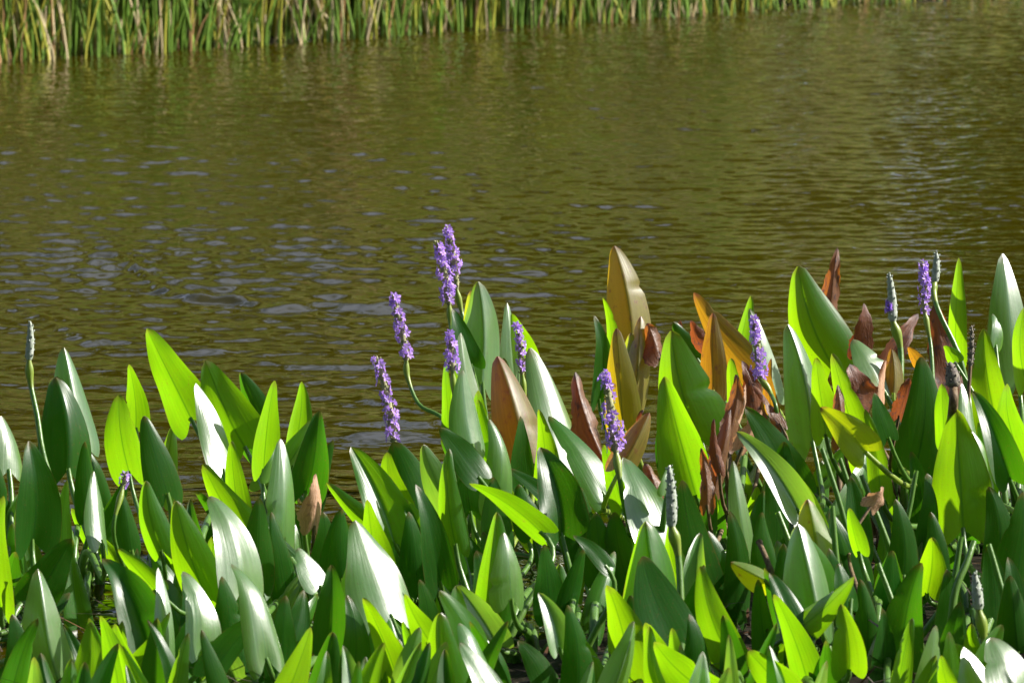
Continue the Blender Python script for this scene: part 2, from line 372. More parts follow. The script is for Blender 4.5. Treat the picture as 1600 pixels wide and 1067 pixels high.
for i, (x, y, hgt) in enumerate(tree_spots):
    t = bpy.data.objects.new('shore_tree', None); COL.objects.link(t)
    z = float(ground_height(np.array(x), np.array(y))); y += 4.0; t.location = (x, y, z)
    tag(t, 'leafy tree on the far shore behind the reeds', 'tree', 'trees behind the far reeds')
    if i < 3:
        (tv, tf, tu), (cv, cf) = tree_meshes(40 + i, 6.5)
        TR = globals().setdefault('TR', [])
        a = mesh_obj('trunk', tv, tf, M_BARK); b_ = mesh_obj('crown', cv, cf, M_CROWN[i % 2], smooth=False)
        TR.append((a, b_))
    else:
        a, b_ = (q.copy() for q in TR[i % 3]); COL.objects.link(a); COL.objects.link(b_)
    for q in (a, b_): q.parent = t
    t.scale = (hgt / 6.5 * 1.3, hgt / 6.5 * 1.3, hgt / 6.5 * float(np.interp(x, [-3, 1], [1.0, 1.4]))); t.rotation_euler = (0, 0, i * 1.9)

REED_M = {
 'green': plain_mat('reed_green', (0.085, 0.20, 0.022), (0.15, 0.26, 0.03), 3, 0.45, 0.4, (0.04, 0.09, 0.004), 0.1, (2, 2, 0.6), hue=0.6),
 'yellow': plain_mat('reed_yellow_green', (0.25, 0.29, 0.02), (0.38, 0.36, 0.04), 3, 0.5, 0.4, (0.06, 0.08, 0.004), 0.1, (2, 2, 0.6), hue=0.6),
 'tan': plain_mat('reed_tan', (0.46, 0.33, 0.15), (0.56, 0.46, 0.27), 4, 0.6, 0.3, None, 0.1, (2, 2, 0.6), hue=0.6),
 'rust': plain_mat('reed_rust', (0.33, 0.17, 0.06), (0.44, 0.27, 0.12), 4, 0.6, 0.3, None, 0.1, (2, 2, 0.6), hue=0.6),
}
def reed_shape(r, rad=None):
    h = r.uniform(1.2, 2.0); lean = r.normal(0, 0.13), r.normal(0, 0.09); rad = rad or r.uniform(0.0042, 0.0088)
    pts = [Vector((lean[0] * h * t * t + lean[0] * .4 * h * t, lean[1] * h * t, -0.2 + (h + 0.2) * t)) for t in (0, .12, .25, .45, .7, 1)]
    return tube(pts, [rad * q for q in (0.95, 1.0, 1.0, 0.9, 0.65, 0.12)], 6, True, 0.55)
r = np.random.default_rng(5)
RM = {k: [mesh_obj('reed', *reed_shape(r)[:2], m) for _ in range(9)] for k, m in REED_M.items()}
RL = {'green': ('green_reed', 'green reed blade standing at the far water edge, sunlit'),
      'yellow': ('yellow_reed', 'yellow green reed blade standing at the far water edge'),
      'tan': ('dry_reed', 'dry tan reed stalk standing at the far water edge'),
      'rust': ('rusty_reed', 'dry rust brown reed stalk at the far water edge')}
def put_reed(kind, x, y, sc=1.0, tilt=None):
    src = RM[kind][r.integers(0, 9)]
    o = bpy.data.objects.new(RL[kind][0], src.data); COL.objects.link(o)
    o.location = (x, y, 0); o.rotation_euler = (r.normal(0, .03), tilt if tilt is not None else r.normal(0, 0.055), r.uniform(0, 6.28)) if tilt is None else (0, tilt, 0)
    o.scale = (sc, sc, r.uniform(0.85, 1.15))
    tag(o, RL[kind][1], 'reed', {'green': 'green reeds on the far shore', 'yellow': 'yellow green reeds on the far shore', 'tan': 'dry tan reeds on the far shore', 'rust': 'rusty reeds on the far shore'}[kind])
n_reed = 0
clump = [r.uniform(-2.6, 1.45) for _ in range(30)]
while n_reed < 235:
    x = r.choice(clump) + r.normal(0, 0.07) if r.uniform() < 0.62 else r.uniform(-2.6, 1.5)
    if x > 0.55 and r.uniform() < 0.25: continue
    kind = r.choice(['green', 'yellow', 'tan', 'rust'], p=[0.44, 0.25, 0.20, 0.11] if x < -0.6 else [0.52, 0.34, 0.09, 0.05])
    put_reed(kind, x, float(far_edge(x)) + r.gamma(1.3, 0.20) - 0.28)
    n_reed += 1
for k in RM:
    for o in RM[k]: bpy.data.objects.remove(o)
# the reed bed further back: nobody could count it
parts, fm = [], []
kinds = list(REED_M)
for i in range(6800):
    x = r.uniform(-14, 14) if i > 4300 else (r.choice(clump) + r.normal(0, .09) if i % 3 else r.uniform(-3, 2.3))
    y = float(far_edge(x)) - 0.20 + r.gamma(1.2, 0.18 if i % 2 else 0.7)
    h = r.uniform(.06, .5) if i % 3 == 0 else r.uniform(1.1, 2.0); l1, l2, rd = r.normal(0, .11) * h, r.normal(0, .12) * h, r.uniform(.003, .0075)
    if i % 3 == 0: y = float(far_edge(x)) - 0.38 + abs(r.normal(0, .35)); l1 *= 3
    v, f, u = tube([Vector((l1 * t * t, l2 * t, -.1 + (h + .1) * t)) for t in (0, .3, .65, 1)], [rd, rd, rd * .8, rd * .15], 4, False, .5); off = Vector((x, y, 0))
    parts.append(([q + off for q in v], f, u)); fm += [int(r.choice(4, p=[0.5, 0.25, 0.17, 0.08]))] * len(f)
v, f, u = joined(parts)
tag(mesh_obj('reed_bed', v, f, None, mats=[REED_M[k] for k in kinds], fmat=fm), 'dense reed bed filling the far shore', 'reeds', kind='stuff')

# unseen trees added behind the camera, to block sky light on that side
for i, (x, y, hgt) in enumerate([(-12, -3, 11), (-8, -5, 12), (-4.2, -3.5, 11), (-.8, -6, 12.5), (2.6, -4, 11.5), (6, -6, 12), (9.5, -5, 11), (-13, 1, 10), (-6, -10, 15), (1, -11, 15), (-15, 7, 10), (-2, -14, 17), (5, -12, 16)]):
    t = bpy.data.objects.new('added_shade_tree', None); COL.objects.link(t); t.location = (x, y, .2)
    tag(t, 'leafy tree added unseen behind the camera to block sky light', 'tree', 'unseen trees added to block sky light')
    for q in TR[i % 3]:
        q = q.copy(); COL.objects.link(q); q.parent = t
    t.scale = (hgt / 6.5 * 1.4, hgt / 6.5 * 1.4, hgt / 6.5 * 1.3); t.rotation_euler = (0, 0, i * 2.3)

# ------------------------------------------------------------------ pickerelweed
WV = [0, .03, .07, .12, .2, .3, .42, .55, .68, .8, .89, .95, .985, 1.0]
WW = [.76, .90, .98, 1.0, .985, .935, .85, .73, .585, .435, .315, .22, .14, .045]
def leaf_depth(ty): return float(np.interp(ty, [380, 440, 600, 850, 1000, 1067], [12.6, 12.4, 11.45, 10.35, 9.8, 9.6]))
#        roll  fold  tilt  bow
LOOK = {'g': (-34, 7, 0.06, .02), 'w': (40, 9, 0.46, .05), 'dw': (14, 40, 0.30, .04), 'gw': (6, 42, 0.25, .04), 'wd': (14, -30, 0.30, .03),
        'd': (24, 7, 0.0, .03), 'gd': (-12, 20, 0.10, .03), 't': (24, -10, 0.06, .03), 'p': (34, 14, 0.26, .05), 'dg': (-12, -20, 0.10, .03), 'e': (8, 55, 0.1, .02)}
def make_leaf(parent, spec, root):
    if isinstance(spec, tuple):                          # given in metres
        pT, pB, wm_, look, mat = spec
    else:
        s = spec.split(); tx, ty, bx, by, w = map(float, s[:5]); look, mat = s[5], s[6]
        dz = float(s[7]) if len(s) > 7 else 0.0
    roll, fold, tilt, bow = LOOK[look]
    rr = random.uniform
    roll += rr(-6, 6); fold += rr(-6, 8); tilt += rr(-.08, .08); bow += rr(-.05, .06)
    if isinstance(spec, tuple):
        dT = pT.y; w = wm_ * F / dT; Lpx = (pT - pB).length * F / dT; pT = pT + Vector((0, tilt * (pT - pB).length, 0))
    else:
        dT = leaf_depth(ty) + dz
        Lpx = math.hypot(tx - bx, ty - by)
        L0 = Lpx / F * dT
        pT = at(tx, ty, dT); pB = at(bx, by, dT - tilt * L0)
    a = pT - pB; L = a.length; a.normalize()
    view = (CAM - pB).normalized()
    s0 = a.cross(view).normalized(); n0 = s0.cross(a).normalized()
    ra, fa = math.radians(roll), math.radians(fold)
    W = w / F * dT / max(0.45, (math.cos(ra - fa) + math.cos(ra + fa)) / 2) / 2
    W = min(W, L * 0.46)
    dead = mat in 'BRT'
    lobe = min(L * rr(.12, .19), W * 0.9) * (0.45 if w / max(Lpx, 1) < .26 else 1.0)
    bite = rr(.12, .3) if random.random() < .22 and not isinstance(spec, tuple) else 0; bite_v = rr(.25, .8); bite_s = random.choice([-1, 1]); side = rr(-.055, .055); twist = math.radians(rr(-26, 26) * (2.6 if dead else 1)); wav = rr(.03, .11) * (4.5 if dead else 1.0)
    ph, fr = rr(0, 6.28), rr(5, 9); curl = rr(-.28, .10) * (2 if dead else 1); roll_in = rr(-.25, .5) * (2.2 if dead else 1)
    NU, NV = 14, 26
    for rep in (0, 1):
        V, U, Fc = [], [], []
        for j in range(NV + 1):
            tv = (j / NV) ** 1.15
            ww = float(np.interp(tv, WV, WW)) * W
            if dead: ww *= 1 + .16 * math.sin(tv * 19 + ph) * math.sin(tv * 7.3 + fr) + .05 * math.sin(j * 2.9 + ph)
            r_ = ra + twist * (tv - .5)
            sd = s0 * math.cos(r_) - n0 * math.sin(r_); nn = n0 * math.cos(r_) + s0 * math.sin(r_)
            for i in range(NU + 1):
                u = i / NU * 2 - 1; au = abs(u)
                p = tv * L - lobe * math.sin(min(1, au * 1.18) * math.pi / 2) ** 1.4 * (1 - tv) ** 5
                ff = fa * (1 - 0.25 * tv)
                wob = wav * W * math.sin(fr * tv + ph + (1.7 if u > 0 else 0)) * au * au * (1 - tv * .5)
                lat = u * ww * (1 - (bite * math.exp(-((tv - bite_v) / .035) ** 2) if u * bite_s > 0 else 0)) * (math.cos(ff) * (1 - .06 * au * au))
                dep = -math.sin(ff) * ww * au ** 1.15 - roll_in * ww * au ** 3 * 0.5 + wob
                pos = pB + a * p + sd * lat + nn * (dep + bow * L * 4 * tv * (1 - tv) + curl * L * max(0, tv - .55) ** 2) + s0 * (side * L * 4 * tv * (1 - tv))
                V.append(pos - parent.location); U.append((i / NU, tv))
        # the outline foreshortens with fold and roll: bring its width to the one asked for
        row = int(NV * .22) * (NU + 1); ext = [(V[row + q] - V[row]).dot(s0) for q in range(NU + 1)]
        got = max(ext) - min(ext)
        if rep == 0: W = min(W * min(1.7, max(.75, (w / F * dT) / max(got, 1e-4))), L * .52)
    for j in range(NV):
        for i in range(NU):
            k = j * (NU + 1) + i; Fc.append((k, k + 1, k + NU + 2, k + NU + 1))
    o = mesh_obj('leaf', V, Fc, M[mat], None, U); o.parent = parent
    # stalk: leaves the blade along its axis and runs down to the crown of the plant
    st = pB + a * (L * .02) - n0 * 0.001
    ln = (st - root).length
    foot = root + Vector((rr(-.05, .05), rr(-.05, .05), 0))
    path = bez(st, st - a * ln * .38, foot + Vector((0, 0, ln * .45)) , foot, 13)
    r0 = rr(.0046, .0066) * (0.7 if dead else 1)
    v, f, u = tube([q - parent.location for q in path], [r0 * (0.75 + 0.85 * i / 12) for i in range(13)], 8, False)
    k = mesh_obj('stalk', v, f, M_STALK_B if dead else (M_STALK_Y if mat in 'YO' else M_STALK), None, u); k.parent = o
    return o

# florets (shared meshes), spikes
def floret_mesh(seed):
    r_ = random.Random(seed); V, Fc, fm = [], [], []
    for k in range(6):
        a = k * math.pi / 3 + r_.uniform(-.2, .2); ln = r_.uniform(.0062, .0086); wd = .0023; up = r_.uniform(.0008, .0035)
        c, s_ = math.cos(a), math.sin(a); b0 = len(V)
        V += [Vector((0, 0, 0)), Vector((c * ln * .55 - s_ * wd, s_ * ln * .55 + c * wd, up * 1.1)), Vector((c * ln, s_ * ln, up * .8)), Vector((c * ln * .55 + s_ * wd, s_ * ln * .55 - c * wd, up * 1.1))]
        Fc.append((b0, b0 + 1, b0 + 2, b0 + 3)); fm.append(0)
    b0 = len(V)
    V += [Vector((.0012, 0, .0014)), Vector((-.0012, .0008, .0014)), Vector((0, -.0012, .0014)), Vector((0, 0, .0034))]
    Fc += [(b0, b0 + 1, b0 + 3), (b0 + 1, b0 + 2, b0 + 3), (b0 + 2, b0, b0 + 3)]; fm += [1, 1, 1]
    o = mesh_obj('floret', V, Fc, None, mats=[M_PET, M_EYE], fmat=fm, smooth=False)
    me = o.data; bpy.data.objects.remove(o); return me
FLORET = [floret_mesh(i) for i in range(5)]
def nugget(c, ax, l, w, sides=5):
    """small bud"""
    pts = [c + ax * (l * t) for t in (0, .35, .75, 1)]
    return tube(pts, [w * .5, w, w * .8, w * .2], sides, False)
def make_spike(parent, spec, root):
    """spec: topx topy botx boty width kind [dz] ; kind f=in flower, s=sparse flower, b=bud, k=bud with few florets, h=seed head ; optional stem pixels"""
    sp = spec.split('|'); s = sp[0].split(); tx, ty, bx, by, w = map(float, s[:5]); kind = s[5]
    w *= 1.3 if kind in 'bkh' else 1.0
    dz = float(s[6]) if len(s) > 6 else 0.0
    d = leaf_depth(min(ty + 90, 1000)) + dz
    pT, pB = at(tx, ty, d), at(bx, by, d - .01)
    L = (pT - pB).length; ax = (pT - pB).normalized(); R = w / F * d / 2
    side = ax.orthogonal().normalized(); other = ax.cross(side)
    def axis(t): return pB + ax * (L * t) + side * (0.03 * L * math.sin(t * 3.0))
    loc = parent.location
    core_r = R * (0.44 if kind in 'fs' else 0.74)
    prof = lambda t: (1.0 - 0.55 * max(0, t - .45) / .55) * min(1, .72 + t * 3)
    path = [axis(t / 10) - loc for t in range(11)]
    parts = [tube(path, [core_r * prof(t / 10) * (1 if t < 10 else .4) for t in range(11)], 8, True)]
    nb = int(L / .0030) if kind in 'bk' else int(L / .0024)
    for i in range(nb):
        t = (i + random.random()) / nb * .98; a = i * 2.39996 + random.uniform(-.3, .3)
        out_ = side * math.cos(a) + other * math.sin(a)
        rr_ = core_r * prof(t)
        dirn = (out_ * (0.55 if kind in 'bk' else .9) + ax * .8).normalized()
        parts.append(nugget(axis(t) - loc + out_ * rr_ * .82, dirn, random.uniform(.0045, .007), random.uniform(.0016, .0024)))
    v, f, u = joined(parts)
    o = mesh_obj('flower_spike' if kind in 'fs' else ('bud_spike' if kind in 'bk' else 'seed_spike'), v, f, {'f': M_CORE, 's': M_CORE, 'b': M_BUD, 'k': M_BUD, 'h': M_SEED}[kind], None, u); o.parent = parent
    vgap = [random.choice((0, 0, .15, .5)) for _ in range(9)]
    nf = {'f': int(L / .0037), 's': int(L / .0058), 'k': 7, 'b': 0, 'h': 0}[kind]
    for i in range(nf):
        t = (i + .5) / nf * .97 + .01
        if kind == 'k': t = random.uniform(.25, .5)
        if kind in 'fs' and vgap[int(t * 9) % 9] > random.random(): continue          # blooms already over
        a = i * 2.39996 + random.uniform(-.5, .5)
        if kind == 'k': a = math.atan2(other.dot(Vector((-1, -.4, 0))), side.dot(Vector((-1, -.4, 0)))) + random.uniform(-.6, .6)
        out_ = (side * math.cos(a) + other * math.sin(a))
        rad = R * prof(t) * random.uniform(.62, 1.05) - .002
        fo = bpy.data.objects.new('floret', random.choice(FLORET)); COL.objects.link(fo); fo.parent = o
        fo.location = axis(t) - loc + out_ * max(rad, core_r * .9)
        fo.rotation_mode = 'QUATERNION'
        fo.rotation_quaternion = (out_ + ax * random.uniform(-.1, .5)).normalized().to_track_quat('Z', 'Y') @ Quaternion((0, 0, 1), random.uniform(0, 6.28))
        k = random.uniform(1.05, 1.65); fo.scale = (k, k, k)
    # stem with the pale sheath just below the spike
    if len(sp) > 1 and sp[1].strip():
        q = list(map(float, sp[1].split())); pts = [axis(0.02)] + [at(q[i], q[i + 1], d - .02 * (i + 1)) for i in range(0, len(q), 2)]
        e = pts[-1]; pts += [e.lerp(root, .5) + Vector((0, 0, .02)), root]
    else:
        e = axis(0.02); pts = [e, e - ax * .10, (e - ax * .12).lerp(root, .55), root]
    pts = [p - loc for p in spline(pts, 26)]
    r0 = max(.0034, R * .22) if kind in 'fs' else max(.0036, R * .42)
    v, f, u = tube(pts, [r0 * (1 + .6 * i / 25) for i in range(26)], 8, False)
    st = mesh_obj('flower_stem', v, f, M_STALK_B if kind == 'h' else M_STALK, None, u); st.parent = o
    acc, cut = 0, []
    for i, p in enumerate(pts):
        if i: acc += (p - pts[i - 1]).length
        cut.append(p)
        if acc > .055: break
    if kind != 'h' and len(cut) > 3:
        cut = spline(cut, 9)
        v, f, u = tube(cut, [r0 * q for q in (1.02, 1.25, 1.75, 2.0, 1.95, 1.7, 1.45, 1.25, 1.06)], 9, False)
        sh = mesh_obj('sheath', v, f, M_STALK_Y, None, u); sh.parent = o
    return o

exec_plants = []
GROUP = 'pickerelweed plants along the near bank'
def plant(label, leaves, spikes=(), name='pickerelweed', fill=2, stalks=()):
    xs, ds = [], []
    for l in leaves:
        s = l.split(); dz = float(s[7]) if len(s) > 7 else 0
        d = leaf_depth(float(s[1])) + dz; b = at(float(s[2]), float(s[3]), d); xs.append(b.x); ds.append(d)
    for l in spikes:
        s = l.split('|')[0].split(); dz = float(s[6]) if len(s) > 6 else 0
        d = leaf_depth(min(float(s[1]) + 90, 1000)) + dz; xs.append(at(float(s[2]), float(s[3]), d).x); ds.append(d)
    x, y = sum(xs) / len(xs) + .03, sum(ds) / len(ds) - .08
    z = max(-.12, float(ground_height(np.array(x), np.array(y))) - .015)
    t = bpy.data.objects.new(name, None); COL.objects.link(t); t.location = (x, y, z); t.empty_display_size = .05
    tag(t, label, 'plant', GROUP)
    root = Vector((x, y, z))
    for l in leaves:
        make_leaf(t, l, root)
        q = l.split()
        if float(q[1]) > 560 and float(q[4]) > 30 and q[6] in 'GDP' and random.random() < .85:   # a lower neighbour half hidden behind
            tx, ty, bx, by = map(float, q[:4]); dx = random.choice([-1, 1]) * random.uniform(18, 62); dy = random.uniform(45, 125); ln = random.uniform(.72, 1.0); le = random.uniform(-28, 28)
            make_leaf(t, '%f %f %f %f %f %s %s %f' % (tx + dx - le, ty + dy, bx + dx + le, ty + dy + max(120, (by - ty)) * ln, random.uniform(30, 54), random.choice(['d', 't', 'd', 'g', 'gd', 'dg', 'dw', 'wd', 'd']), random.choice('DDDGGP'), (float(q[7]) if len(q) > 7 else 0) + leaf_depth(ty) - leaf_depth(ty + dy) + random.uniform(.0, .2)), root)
    if min(float(l.split()[1]) for l in leaves) > 790:   # plants at the bottom edge: more blades low in front
        cx = sum(float(l.split()[0]) for l in leaves) / len(leaves)
        for k in range(4):
            px = cx + (k - 1.5) * 44 + random.uniform(-20, 20); py = random.uniform(965, 1045); le = random.uniform(-30, 30)
            make_leaf(t, '%f %f %f %f %f %s %s %f' % (px - le, py, px + le, py + random.uniform(125, 165), random.uniform(34, 58), random.choice(['g', 'gd', 'd', 'dg', 'wd', 'dw', 'd']), random.choice('GGDDGP'), random.uniform(-.05, .1)), root)
    for s in spikes: make_spike(t, s, root)
    for q in stalks:                                    # long stalks seen crossing below the blades
        *q, d = map(float, q.split()); pts = [at(q[i], q[i + 1], d + .26 - .015 * i) for i in range(0, len(q), 2)]; e = pts[-1] + (pts[-1] - pts[-2]) * .5
        pts = [p - root for p in spline(pts + [Vector((e.x, e.y - .02, root.z - .02))], 16)]; k = random.uniform(.0050, .0068)
        v, f, u = tube(pts, [k * (.8 + .5 * i / 15) for i in range(16)], 8, True)
        o = mesh_obj('stalk', v, f, M_STALK, None, u); o.parent = t
    for k in range(fill):                                # short shaded leaves low in the clump
        a = random.uniform(0, 6.28); q = random.uniform(.05, .15); h = random.uniform(.03, .13)
        b_ = root + Vector((math.cos(a) * q, abs(math.sin(a)) * q * .8 + .05, h)); ln = random.uniform(.09, .15)
        tip = b_ + Vector((random.gauss(0, .05), random.gauss(.0, .05), ln))
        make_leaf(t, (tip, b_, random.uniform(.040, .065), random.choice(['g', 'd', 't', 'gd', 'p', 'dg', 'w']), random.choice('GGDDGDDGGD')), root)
    return t

# one line per plant: what tells it apart, its leaves (tip x y, base x y, width in photo pixels, pose, kind, depth shift), its spikes
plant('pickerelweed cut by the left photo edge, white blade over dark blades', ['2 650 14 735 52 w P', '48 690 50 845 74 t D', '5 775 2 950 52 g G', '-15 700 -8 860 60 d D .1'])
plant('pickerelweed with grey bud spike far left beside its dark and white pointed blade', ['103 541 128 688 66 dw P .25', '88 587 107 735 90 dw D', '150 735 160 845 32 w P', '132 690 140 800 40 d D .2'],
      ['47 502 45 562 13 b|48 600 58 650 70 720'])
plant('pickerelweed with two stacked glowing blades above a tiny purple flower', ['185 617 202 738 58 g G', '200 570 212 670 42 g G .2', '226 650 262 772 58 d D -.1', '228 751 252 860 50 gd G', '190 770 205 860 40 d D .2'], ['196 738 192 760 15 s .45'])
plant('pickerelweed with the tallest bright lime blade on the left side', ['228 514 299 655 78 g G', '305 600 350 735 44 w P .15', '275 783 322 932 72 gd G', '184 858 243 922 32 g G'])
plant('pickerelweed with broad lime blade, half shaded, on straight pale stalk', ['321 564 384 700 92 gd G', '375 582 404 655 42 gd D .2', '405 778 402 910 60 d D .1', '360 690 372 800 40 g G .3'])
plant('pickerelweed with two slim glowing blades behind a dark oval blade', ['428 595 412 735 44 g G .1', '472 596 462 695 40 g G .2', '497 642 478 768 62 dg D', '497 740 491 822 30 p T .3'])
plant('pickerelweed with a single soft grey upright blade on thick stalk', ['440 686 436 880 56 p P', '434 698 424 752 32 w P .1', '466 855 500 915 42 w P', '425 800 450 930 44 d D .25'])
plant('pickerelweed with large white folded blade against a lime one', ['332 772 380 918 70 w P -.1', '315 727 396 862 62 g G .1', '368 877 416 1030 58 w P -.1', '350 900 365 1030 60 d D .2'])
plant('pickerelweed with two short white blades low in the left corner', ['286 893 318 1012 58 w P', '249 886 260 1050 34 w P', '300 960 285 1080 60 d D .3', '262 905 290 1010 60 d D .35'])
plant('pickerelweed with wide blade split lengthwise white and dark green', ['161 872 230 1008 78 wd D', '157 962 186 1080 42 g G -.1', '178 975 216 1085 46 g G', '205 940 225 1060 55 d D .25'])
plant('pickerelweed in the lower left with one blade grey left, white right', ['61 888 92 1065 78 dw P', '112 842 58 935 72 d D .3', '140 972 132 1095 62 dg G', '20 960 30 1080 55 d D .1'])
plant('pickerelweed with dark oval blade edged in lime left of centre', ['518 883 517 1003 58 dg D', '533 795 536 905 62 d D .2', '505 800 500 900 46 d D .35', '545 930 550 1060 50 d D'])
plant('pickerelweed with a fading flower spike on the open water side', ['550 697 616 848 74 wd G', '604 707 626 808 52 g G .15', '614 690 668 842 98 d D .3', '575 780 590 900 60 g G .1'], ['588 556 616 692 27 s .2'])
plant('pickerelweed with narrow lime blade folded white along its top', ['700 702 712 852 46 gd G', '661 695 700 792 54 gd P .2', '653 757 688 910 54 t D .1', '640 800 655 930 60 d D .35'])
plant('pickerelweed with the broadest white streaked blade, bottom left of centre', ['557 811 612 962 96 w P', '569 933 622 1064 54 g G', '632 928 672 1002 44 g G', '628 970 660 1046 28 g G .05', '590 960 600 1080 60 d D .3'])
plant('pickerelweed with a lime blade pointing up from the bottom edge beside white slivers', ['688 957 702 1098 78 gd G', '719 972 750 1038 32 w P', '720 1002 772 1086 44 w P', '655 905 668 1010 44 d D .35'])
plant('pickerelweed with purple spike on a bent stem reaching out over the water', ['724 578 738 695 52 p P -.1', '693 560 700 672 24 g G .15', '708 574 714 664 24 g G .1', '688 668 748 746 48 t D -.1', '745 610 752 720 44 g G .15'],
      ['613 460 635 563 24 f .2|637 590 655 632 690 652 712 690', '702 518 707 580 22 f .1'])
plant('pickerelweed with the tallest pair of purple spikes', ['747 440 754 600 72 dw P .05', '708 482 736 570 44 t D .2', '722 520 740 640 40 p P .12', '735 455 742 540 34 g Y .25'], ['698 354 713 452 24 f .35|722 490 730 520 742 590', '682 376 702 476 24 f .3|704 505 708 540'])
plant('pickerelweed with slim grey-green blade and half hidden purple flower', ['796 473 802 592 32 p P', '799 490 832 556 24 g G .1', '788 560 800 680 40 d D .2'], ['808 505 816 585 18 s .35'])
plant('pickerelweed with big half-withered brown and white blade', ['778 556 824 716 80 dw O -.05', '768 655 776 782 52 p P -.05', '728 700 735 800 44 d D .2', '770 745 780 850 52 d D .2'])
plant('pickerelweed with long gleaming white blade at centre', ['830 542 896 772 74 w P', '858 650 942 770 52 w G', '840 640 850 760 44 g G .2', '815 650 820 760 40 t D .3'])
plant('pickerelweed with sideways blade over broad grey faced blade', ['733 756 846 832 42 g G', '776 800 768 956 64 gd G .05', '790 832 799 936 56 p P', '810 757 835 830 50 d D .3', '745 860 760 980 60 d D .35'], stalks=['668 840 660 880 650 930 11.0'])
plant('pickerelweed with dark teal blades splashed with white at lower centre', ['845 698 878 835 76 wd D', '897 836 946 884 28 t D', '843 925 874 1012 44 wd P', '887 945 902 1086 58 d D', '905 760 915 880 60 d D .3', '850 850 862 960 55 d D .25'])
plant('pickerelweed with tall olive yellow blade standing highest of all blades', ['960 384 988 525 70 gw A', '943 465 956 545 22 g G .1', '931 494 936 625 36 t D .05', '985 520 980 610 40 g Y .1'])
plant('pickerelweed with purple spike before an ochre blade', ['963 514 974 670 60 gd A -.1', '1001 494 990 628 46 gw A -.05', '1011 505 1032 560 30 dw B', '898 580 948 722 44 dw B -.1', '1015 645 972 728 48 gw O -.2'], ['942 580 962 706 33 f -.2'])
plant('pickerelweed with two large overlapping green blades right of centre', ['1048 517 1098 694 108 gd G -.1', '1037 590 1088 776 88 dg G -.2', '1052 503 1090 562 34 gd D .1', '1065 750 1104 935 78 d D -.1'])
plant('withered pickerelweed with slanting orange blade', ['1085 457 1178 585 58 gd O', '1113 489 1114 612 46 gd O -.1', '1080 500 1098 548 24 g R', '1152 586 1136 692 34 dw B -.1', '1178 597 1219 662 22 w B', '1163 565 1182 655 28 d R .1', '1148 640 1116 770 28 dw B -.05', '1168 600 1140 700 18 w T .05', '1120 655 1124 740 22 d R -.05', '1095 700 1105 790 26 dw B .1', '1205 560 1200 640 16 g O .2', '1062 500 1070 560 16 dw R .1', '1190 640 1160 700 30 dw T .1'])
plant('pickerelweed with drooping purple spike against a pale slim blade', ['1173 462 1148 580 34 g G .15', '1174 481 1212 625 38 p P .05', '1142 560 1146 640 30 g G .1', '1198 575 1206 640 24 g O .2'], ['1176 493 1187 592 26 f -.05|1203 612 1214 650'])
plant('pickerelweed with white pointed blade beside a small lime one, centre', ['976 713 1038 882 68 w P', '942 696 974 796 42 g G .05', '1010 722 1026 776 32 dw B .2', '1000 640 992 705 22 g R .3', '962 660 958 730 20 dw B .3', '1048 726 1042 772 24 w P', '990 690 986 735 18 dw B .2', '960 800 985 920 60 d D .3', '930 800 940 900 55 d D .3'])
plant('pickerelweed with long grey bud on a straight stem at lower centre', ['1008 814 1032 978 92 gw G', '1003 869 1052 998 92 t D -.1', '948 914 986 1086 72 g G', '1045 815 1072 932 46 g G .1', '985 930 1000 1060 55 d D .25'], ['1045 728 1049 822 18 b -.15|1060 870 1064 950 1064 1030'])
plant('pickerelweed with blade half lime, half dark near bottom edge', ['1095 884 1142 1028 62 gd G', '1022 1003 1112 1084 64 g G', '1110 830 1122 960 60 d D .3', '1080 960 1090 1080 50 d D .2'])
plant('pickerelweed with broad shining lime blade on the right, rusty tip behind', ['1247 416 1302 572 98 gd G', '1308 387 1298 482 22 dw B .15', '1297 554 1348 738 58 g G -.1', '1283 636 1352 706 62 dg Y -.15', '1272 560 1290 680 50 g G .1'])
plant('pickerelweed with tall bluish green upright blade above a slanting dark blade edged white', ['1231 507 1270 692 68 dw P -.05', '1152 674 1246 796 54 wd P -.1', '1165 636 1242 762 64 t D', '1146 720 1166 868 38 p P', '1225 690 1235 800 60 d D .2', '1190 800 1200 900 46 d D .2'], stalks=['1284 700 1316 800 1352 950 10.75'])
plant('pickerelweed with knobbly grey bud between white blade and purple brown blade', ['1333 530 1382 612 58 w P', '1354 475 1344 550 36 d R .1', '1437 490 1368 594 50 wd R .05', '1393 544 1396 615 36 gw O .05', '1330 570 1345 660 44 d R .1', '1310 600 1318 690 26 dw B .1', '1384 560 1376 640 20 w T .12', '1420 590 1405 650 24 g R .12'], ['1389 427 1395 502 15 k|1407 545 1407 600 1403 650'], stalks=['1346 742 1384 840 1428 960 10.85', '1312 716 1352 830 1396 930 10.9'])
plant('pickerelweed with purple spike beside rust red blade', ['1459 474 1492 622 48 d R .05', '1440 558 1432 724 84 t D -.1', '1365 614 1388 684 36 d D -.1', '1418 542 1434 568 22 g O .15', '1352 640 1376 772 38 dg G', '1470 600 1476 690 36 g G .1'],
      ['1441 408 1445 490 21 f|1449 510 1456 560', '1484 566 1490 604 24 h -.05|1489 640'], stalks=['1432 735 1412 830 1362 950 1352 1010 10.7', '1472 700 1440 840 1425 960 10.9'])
plant('pickerelweed with slender bud beside a needle-thin lime blade', ['1495 404 1494 568 28 g G', '1475 540 1492 566 26 g G', '1505 598 1512 668 24 w P', '1522 609 1578 748 54 wd D -.15', '1530 660 1545 760 30 g G .1'], ['1463 394 1461 440 13 b .1|1458 455 1468 490 1500 560 1516 640', '1518 508 1516 572 8 h .1'])
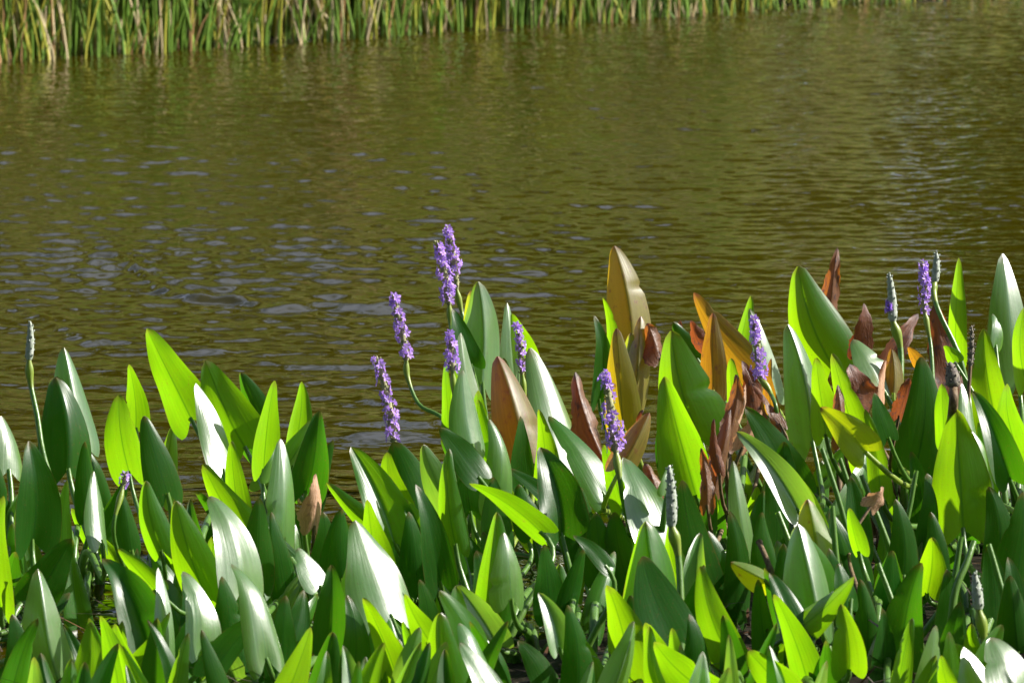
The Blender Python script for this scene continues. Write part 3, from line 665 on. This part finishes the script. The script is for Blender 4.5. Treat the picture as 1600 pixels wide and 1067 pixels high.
plant('pickerelweed with tall grey-green blade touching the right photo edge', ['1568 396 1592 598 72 p P', '1537 514 1562 674 64 dg G -.1', '1572 600 1602 728 62 g G -.15', '1552 490 1556 540 20 w P .2', '1600 480 1604 600 40 g G .15'])
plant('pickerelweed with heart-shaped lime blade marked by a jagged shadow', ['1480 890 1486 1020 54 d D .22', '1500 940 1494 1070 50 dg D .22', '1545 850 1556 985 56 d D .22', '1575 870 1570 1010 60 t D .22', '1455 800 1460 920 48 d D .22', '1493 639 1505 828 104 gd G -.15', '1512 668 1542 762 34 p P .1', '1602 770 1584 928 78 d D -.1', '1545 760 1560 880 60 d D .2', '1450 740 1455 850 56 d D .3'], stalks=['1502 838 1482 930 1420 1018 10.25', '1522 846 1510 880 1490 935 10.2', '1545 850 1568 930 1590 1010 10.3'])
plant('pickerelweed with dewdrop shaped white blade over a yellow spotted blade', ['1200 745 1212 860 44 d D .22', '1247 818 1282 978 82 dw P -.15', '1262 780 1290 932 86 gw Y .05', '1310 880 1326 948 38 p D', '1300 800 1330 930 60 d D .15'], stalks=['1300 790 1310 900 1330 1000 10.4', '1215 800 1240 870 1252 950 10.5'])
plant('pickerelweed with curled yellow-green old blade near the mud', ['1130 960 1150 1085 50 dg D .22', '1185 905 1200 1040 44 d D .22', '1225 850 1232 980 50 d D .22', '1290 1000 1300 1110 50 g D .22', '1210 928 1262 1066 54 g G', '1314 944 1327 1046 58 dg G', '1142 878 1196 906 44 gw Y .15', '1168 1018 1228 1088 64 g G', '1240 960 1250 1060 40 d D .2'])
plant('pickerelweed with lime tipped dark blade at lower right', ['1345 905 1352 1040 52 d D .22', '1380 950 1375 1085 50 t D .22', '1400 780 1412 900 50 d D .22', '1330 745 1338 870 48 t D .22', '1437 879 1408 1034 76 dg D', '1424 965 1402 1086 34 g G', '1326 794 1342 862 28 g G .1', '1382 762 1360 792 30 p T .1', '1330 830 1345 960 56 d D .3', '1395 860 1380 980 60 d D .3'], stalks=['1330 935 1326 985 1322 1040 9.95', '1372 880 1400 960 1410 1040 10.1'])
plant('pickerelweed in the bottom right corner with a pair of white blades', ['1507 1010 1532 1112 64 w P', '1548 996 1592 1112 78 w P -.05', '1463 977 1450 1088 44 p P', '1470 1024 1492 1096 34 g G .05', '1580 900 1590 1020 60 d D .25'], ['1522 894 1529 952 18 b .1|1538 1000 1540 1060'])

# the stand goes on to the right, left and towards the lens, beyond the frame
def wild(x, y, n, label, top=.42):
    z = max(-.12, float(ground_height(np.array(x), np.array(y))) - .015); root = Vector((x, y, z))
    t = bpy.data.objects.new('pickerelweed', None); COL.objects.link(t); t.location = root; tag(t, label, 'plant', GROUP)
    for k in range(n):
        a = random.uniform(0, 6.28); q = random.uniform(.03, .17); h = random.uniform(top * .35, top)
        b_ = root + Vector((math.cos(a) * q, math.sin(a) * q, h)); tip = b_ + Vector((random.gauss(0, .04), random.gauss(0, .04), random.uniform(.14, .21)))
        make_leaf(t, (tip, b_, random.uniform(.06, .10), random.choice(['g', 'd', 't', 'gd', 'p', 'dw', 'w']), random.choice('GGDDGPG')), root)
for i in range(13):
    wild(1.22 + .20 * (i % 3) + random.uniform(-.03, .08) + .05 * (i // 3), 9.5 + .27 * i, 8, 'pickerelweed plant growing right of the photo edge')
for i in range(6):
    wild(-1.35 - .15 * (i % 2), 9.6 + .33 * i, 7, 'pickerelweed plant growing left of the photo edge')
for i in range(11):
    wild(-.95 + .19 * i + random.uniform(-.05, .05), 8.25 + random.uniform(-.1, .08), 4, 'pickerelweed plant growing nearer than the bottom photo edge', .07)

# ------------------------------------------------------------------ ground litter, dry stalks
v_, f_, fm_ = [], [], []
lr = random.Random(3)
for i in range(3600):
    x = lr.uniform(-2.2, 2.2); y = lr.uniform(9.0, 12.6)
    g = float(near_edge(np.array(x)))
    if y > g + .25: continue
    z = float(ground_height(np.array(x), np.array(y))) + lr.uniform(0, .03)
    a = lr.uniform(0, 6.28); ln = lr.uniform(.04, .22); w = lr.uniform(.001, .004)
    dv = Vector((math.cos(a), math.sin(a), lr.gauss(.12, .3))).normalized(); sd = dv.cross(Vector((0, 0, 1))).normalized()
    p = Vector((x, y, max(z, .004))); k = len(v_)
    mid = p + dv * ln * .5 + Vector((0, 0, lr.uniform(.0, .02)))
    v_ += [p - sd * w, p + sd * w, mid + sd * w + Vector((0, 0, w)), mid - sd * w + Vector((0, 0, w)), p + dv * ln]
    f_ += [(k, k + 1, k + 2, k + 3), (k + 3, k + 2, k + 4)]; mi = lr.choice([0, 0, 0, 1, 2]); fm_ += [mi, mi]
LIT = [plain_mat('litter_brown', (0.025, 0.015, 0.008), (0.06, 0.036, 0.02), 30, 0.6, 0.4), plain_mat('litter_grey', (0.07, 0.055, 0.04), (0.14, 0.115, 0.085), 30, 0.6, 0.4), plain_mat('litter_rust', (0.06, 0.022, 0.007), (0.12, 0.05, 0.015), 30, 0.6, 0.4)]
tag(mesh_obj('dead_leaf_litter', v_, f_, None, mats=LIT, fmat=fm_, smooth=False), 'brown matted dead stalks and leaves lying on the mud', 'litter', kind='stuff')
path = [at(*q) for q in ((1186, 846, 10.75), (1200, 880, 10.7), (1216, 930, 10.65), (1232, 985, 10.6), (1250, 1035, 10.55))]
e = path[-1]; path.append(Vector((e.x + .03, e.y - .03, .02)))
path = spline(path, 24)
v, f, u = tube(path, [.0075 * (1 + .35 * (i % 6 == 0)) * (0.7 + .02 * i) for i in range(24)], 8, True)
tag(mesh_obj('dry_stalk', v, f, M_STALK_B, None, u), 'dry tan jointed stalk leaning between the lower right leaves', 'stalk')
M_FL = {'orange': plain_mat('fallen_leaf_orange', (0.45, 0.15, 0.03), (0.5, 0.25, 0.05), 30), 'yellow': plain_mat('fallen_leaf_yellow', (0.5, 0.42, 0.03), (0.6, 0.5, 0.1), 30)}
for (px, py, k, lab) in ((300, 57, 'orange', 'small orange leaf afloat among the far reeds, left'), (415, 34, 'yellow', 'small yellow leaf floating by the far reeds, left one of two'), (450, 33, 'yellow', 'small yellow leaf floating by the far reeds, right one of two')):
    c = on_level(px, py, .012); V = [Vector((0, 0, .006))]; n = 10
    for i in range(n):
        a = i / n * 6.283; rr_ = .022 * (1 + .35 * math.cos(a)); V.append(Vector((math.cos(a) * rr_ * 1.2, math.sin(a) * rr_, .004 * math.sin(3 * a))))
    o = mesh_obj('floating_leaf', V, [(0, i + 1, (i + 1) % n + 1) for i in range(n)], M_FL[k]); o.location = c
    tag(o, lab, 'leaf')
